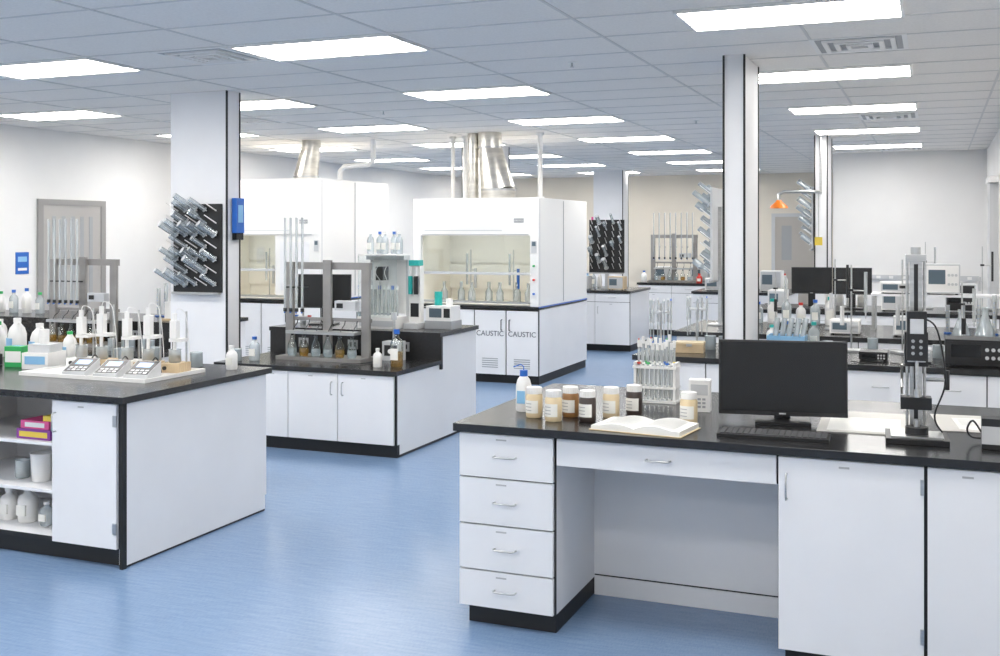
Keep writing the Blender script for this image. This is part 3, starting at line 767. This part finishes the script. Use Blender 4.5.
b = B('towel_dispenser'); b.box(0, .05, -.055, .055, .06, .36, BLUE).box(0, .045, -.05, .05, .0, .06, SCREEN).box(.05, .053, -.035, .035, .15, .3, LBLUE).done((-5.598, 7.75, 1.69), 0, .008)

# left far bench (stepped) items
for i in range(4): bottle(-9.2+i*.18, 8.6, .911, .045, .22+.02*(i % 3), GLASS2 if i % 2 else WPLAST, BLUE if i % 3 else GREEN)
b = B('storage_boxes')
b.box(-.22, .22, -.12, .12, 0, .02, TAN).box(-.2, -.02, -.1, .1, .02, .18, WPLAST).box(.02, .2, -.1, .1, .02, .15, TEAL)
b.done((-6.65, 8.45, .911))
for i in range(4): cylinder(-7.25+i*.09, 8.75, .911, .28+.05*(i % 2))
for i in range(5): beaker(-6.95+i*.11, 7.75+.05*(i % 2), .681, .035, .11)
for i in range(3): jug(-8.35-i*.25, 7.8, .681, .06, .24, [WPLAST, GREEN, WPLAST][i], WPLAST, -.4)

# ------------------------------------------------------------ bench B items
Z = .901
b = B('wooden_box'); b.box(-.10, .10, -.07, .07, 0, .06, TAN).box(-.102, .102, -.072, .072, .06, .075, CREAMP).box(-.02, .02, -.074, -.072, .045, .065, STEEL).done((-1.62, 7.62, Z), .1, .002)
def pipette_stand(x, y, z, n=6, m_=LGREY):
    b = B('pipette_stand')
    b.cyl(0, 0, 0, .015, .08, m_, n=24).cyl(0, 0, .015, .34, .008, STEEL).cyl(0, 0, .27, .285, .07, m_, n=24)
    for i in range(n):
        t = i*2*math.pi/n; X, Y = .075*math.cos(t), .075*math.sin(t)
        b.cyl(X, Y, .20, .36, .009, TUBEG, n=8).cyl(X, Y, .08, .20, .005, TUBEG, n=6).cyl(X, Y, .36, .375, .006, WPLAST if i else BLUE, n=8)
    return b.done((x, y, z))
pipette_stand(-1.84, 7.65, Z); pipette_stand(-1.66, 8.05, Z, 5)
def retort(x, y, z, h=.65, stuff=0):
    b = B('retort_stand')
    b.box(-.08, .08, -.10, .06, 0, .014, GREY).cyl(0, .03, .014, h, .006, STEEL, n=8)
    b.rod((0, .03, h*.7), (.10, .0, h*.7), .005, STEEL, n=6).box(-.015, .015, .015, .045, h*.69, h*.72, BLKP)
    b.cyl(.10, 0, h*.45, h*.92, .012, [TUBEG, BLKP, TUBEG][stuff % 3], n=10).cyl(.10, 0, h*.38, h*.45, .005, STEEL, n=6)
    b.rod((0, .03, h*.45), (-.06, -.02, h*.45), .005, STEEL, n=6).cyl(-.06, -.02, h*.3, h*.52, .015, [WPLAST, LGREY, BLKP][stuff % 3], n=10)
    return b.done((x, y, z), stuff*.5)
for i, (x, y, h) in enumerate(((-.56, 8.12, .62), (-.20, 8.12, .66), (.20, 8.14, .5))): retort(x, y, Z, h, i)
def bench_meter(x, y, z, w, d, h, body, face=BLKP, name='bench_meter', rz=0):
    b = B(name)
    b.box(-w/2, w/2, -d/2, d/2, .01, h, body).box(-w/2+.012, w/2-.012, -d/2-.003, -d/2, .022, h-.012, face)
    b.box(-w*.40, w*.08, -d/2-.005, -d/2-.003, h*.35, h*.82, LCDD if face is not BLKP else SCREEN)
    for i in range(3):
        for j in range(2): b.rod((w*.18+i*w*.10, -d/2-.003, h*.35+j*h*.3), (w*.18+i*w*.10, -d/2-.012, h*.35+j*h*.3), min(.012, h*.1), LGREY, n=10)
    for sx in (-1, 1):
        for sy in (-1, 1): b.cyl(sx*w*.4, sy*d*.4, 0, .01, .012, BLKP, n=8)
    return b.done((x, y, z), rz, .003)
bench_meter(.24, 7.58, Z, .36, .28, .17, BLKP, BLKP, 'power_supply')
bench_meter(-.10, 7.62, Z, .16, .18, .09, LGREY, WPLAST)
bench_meter(-.38, 7.62, Z, .18, .18, .06, BLKP)
bench_meter(-.66, 7.62, Z, .2, .18, .10, WPLAST, LGREY)
bench_meter(-1.02, 7.60, Z, .2, .2, .07, WPLAST, LBLUE)
for i in range(4): bottle(-1.12+i*.10, 8.14, Z, .04, .17+.03*(i % 2), GLASS2 if i % 2 else WPLAST, [TEAL, BLUE, WPLAST, TEAL][i])
b = B('glassware_crate')
b.box(-.13, .13, -.10, .10, 0, .01, LBLUE)
for (xa, xb, ya, yb) in ((-.13, .13, -.10, -.09), (-.13, .13, .09, .10), (-.13, -.12, -.09, .09), (.12, .13, -.09, .09)): b.box(xa, xb, ya, yb, .01, .12, LBLUE)
for i in range(5): b.rod((-.09+i*.045, -.02+.02*(i % 2), .015), (-.07+i*.05, .02, .24), .02, GLASS2, n=10)
b.done((-.98, 7.90, Z))
for i, x in enumerate((-1.52, -1.42)): beaker(x, 7.85, Z, .04, .1)
for i, x in enumerate((-.70, -.40, .02, .45, .55)): beaker(x, 7.88, Z, .035, .09+.03*(i % 2))
b = B('cable_bundle')
for k in range(4):
    x = -.75+k*.24
    b.tube([(x, 7.42, .907), (x+.08, 7.36, .907), (x+.14, 7.40, .907), (x+.2, 7.46, .907)], .004, BLKP, 6, 6)
b.done()

# ------------------------------------------------------------ bench C items
flask(.20, 9.62, Z, .075, .22); flask(.38, 9.64, Z, .08, .24); flask(.56, 9.60, Z, .07, .2)
b = B('bench_shelf')
for X in (-.5, .66): b.box(X-.015, X+.015, 9.95, 10.25, Z, 1.2, STEEL)
b.box(-.52, .68, 9.93, 10.27, 1.2, 1.22, WHITE).done()
bench_meter(.06, 10.08, 1.221, .28, .26, .26, LGREY, WPLAST, 'oscilloscope', 0)
bench_meter(-.32, 10.08, 1.221, .26, .24, .10, WPLAST, LGREY, 'bench_meter', 0)
for i, (x, y, h) in enumerate(((-.80, 9.85, .62), (-1.30, 9.85, .5))): retort(x, y, Z, h, i+1)
for i, (x, w, h, m_) in enumerate(((-1.6, .22, .13, WPLAST), (-1.15, .26, .10, LGREY), (-.7, .24, .12, WPLAST), (-.2, .24, .16, LGREY))):
    bench_meter(x, 9.50, Z, w, .22, h, m_, [LBLUE, BLKP, LGREY, WPLAST][i])
for i in range(6): bottle(-1.55+i*.13, 10.35, Z, .045, .2+.03*(i % 3), [GLASS2, WPLAST][i % 2], [BLUE, TEAL, WPLAST, RED][i % 4])
for i in range(4): cylinder(.1+i*.12, 9.86, Z, .24+.03*i, .016)
# bench H items
for i, (x, w, h, m_) in enumerate(((-1.66, .2, .2, WPLAST), (-.42, .25, .25, WPLAST), (.25, .3, .3, LGREY))):
    bench_meter(x, 12.6, Z, w, .3, h, m_, [LGREY, LGREY, BLKP][i])
for i, (x, h) in enumerate(((-.1, .75), (.5, .7))): retort(x, 13.0, Z, h, i)
keyboard(-1.25, 12.36, Z, 0)
for i in range(4): bottle(-1.15+i*.12, 13.1, Z, .045, .22, WPLAST, [BLUE, RED, TEAL, BLUE][i])
# bench far
for i in range(8): bottle(-5.6+i*.10, 16.3, Z, .04, .24, [GLASS2, WPLAST, LBLUE][i % 3], [TEAL, BLUE, WPLAST][i % 3])
for i, x in enumerate((-5.4, -4.95, -4.4)): bench_meter(x, 15.55, Z, .24, .2, .2, [WPLAST, LGREY, TAN][i], LGREY)
for i, x in enumerate((-4.5, -3.85)): bench_meter(x, 19.0, Z, .3, .3, .25, [WPLAST, LGREY][i], LGREY)
bottle(-3.70, 18.15, Z, .05, .16, RED, RED); bottle(-4.66, 18.15, Z, .05, .2, WPLAST, BLUE)
for i, x in enumerate((-3.0, -2.6, -2.2)): bench_meter(x, 16.0, Z, .3, .3, .18+.06*i, [WPLAST, LGREY, WPLAST][i], LGREY)
for i in range(6): bottle(-3.1+i*.2, 16.6, Z, .05, .24, [GLASS2, WPLAST][i % 2], [TEAL, BLUE, RED][i % 3])

# emergency shower
b = B('emergency_shower')
b.tube([(-1.315, 13.88, 2.25), (-1.315, 13.55, 2.25), (-1.40, 13.45, 2.25), (-1.70, 13.40, 2.25), (-1.76, 13.40, 2.22), (-1.76, 13.40, 2.14)], .02, STEEL, 10)
b.lathe(-1.76, 13.40, [(.11, 2.05), (.10, 2.08), (.04, 2.13), (.03, 2.15)], ORANGE, 20)
b.tube([(-1.315, 13.60, 2.25), (-1.315, 13.60, 1.7)], .006, STEEL, 6).box(-1.36, -1.27, 13.59, 13.61, 1.60, 1.70, YELLOW)
b.cyl(-1.315, 13.86, 2.25, 2.95, .015, STEEL)
b.done()

# things on right wall
b = B('pilaster_casing')
b.box(.60, .698, 14.0, 14.5, 0, 2.35, LGREY).box(.58, .698, 13.9, 14.6, 2.35, 2.42, WPLAST).done()
B('wall_clamp_panel').box(.67, .699, 14.8, 15.6, 1.4, 2.2, GREY).box(.665, .67, 14.85, 15.55, 1.45, 2.15, LGREY).done()
b = B('wall_outlet_strip'); b.box(-.9, .6, YW-.04, YW-.001, 1.05, 1.12, LGREY)
for i in range(8): b.box(-.82+i*.18, -.76+i*.18, YW-.043, YW-.04, 1.065, 1.105, WPLAST)
b.done()

# ------------------------------------------------------------ camera, world
cam = bpy.data.cameras.new('camera'); co = bpy.data.objects.new('camera', cam); C.objects.link(co)
cam.sensor_width = 36; cam.lens = 38.7; cam.shift_y = -.095
co.location = (0, 0, 1.75); co.rotation_euler = (math.pi/2, 0, math.radians(22.03))
cam.clip_start = .05
sc.camera = co
w = bpy.data.worlds.new('world'); sc.world = w; w.use_nodes = True
w.node_tree.nodes['Background'].inputs[0].default_value = (.8, .85, .9, 1)
w.node_tree.nodes['Background'].inputs[1].default_value = .3
sc.view_settings.view_transform = 'Standard'
sc.view_settings.exposure = 0
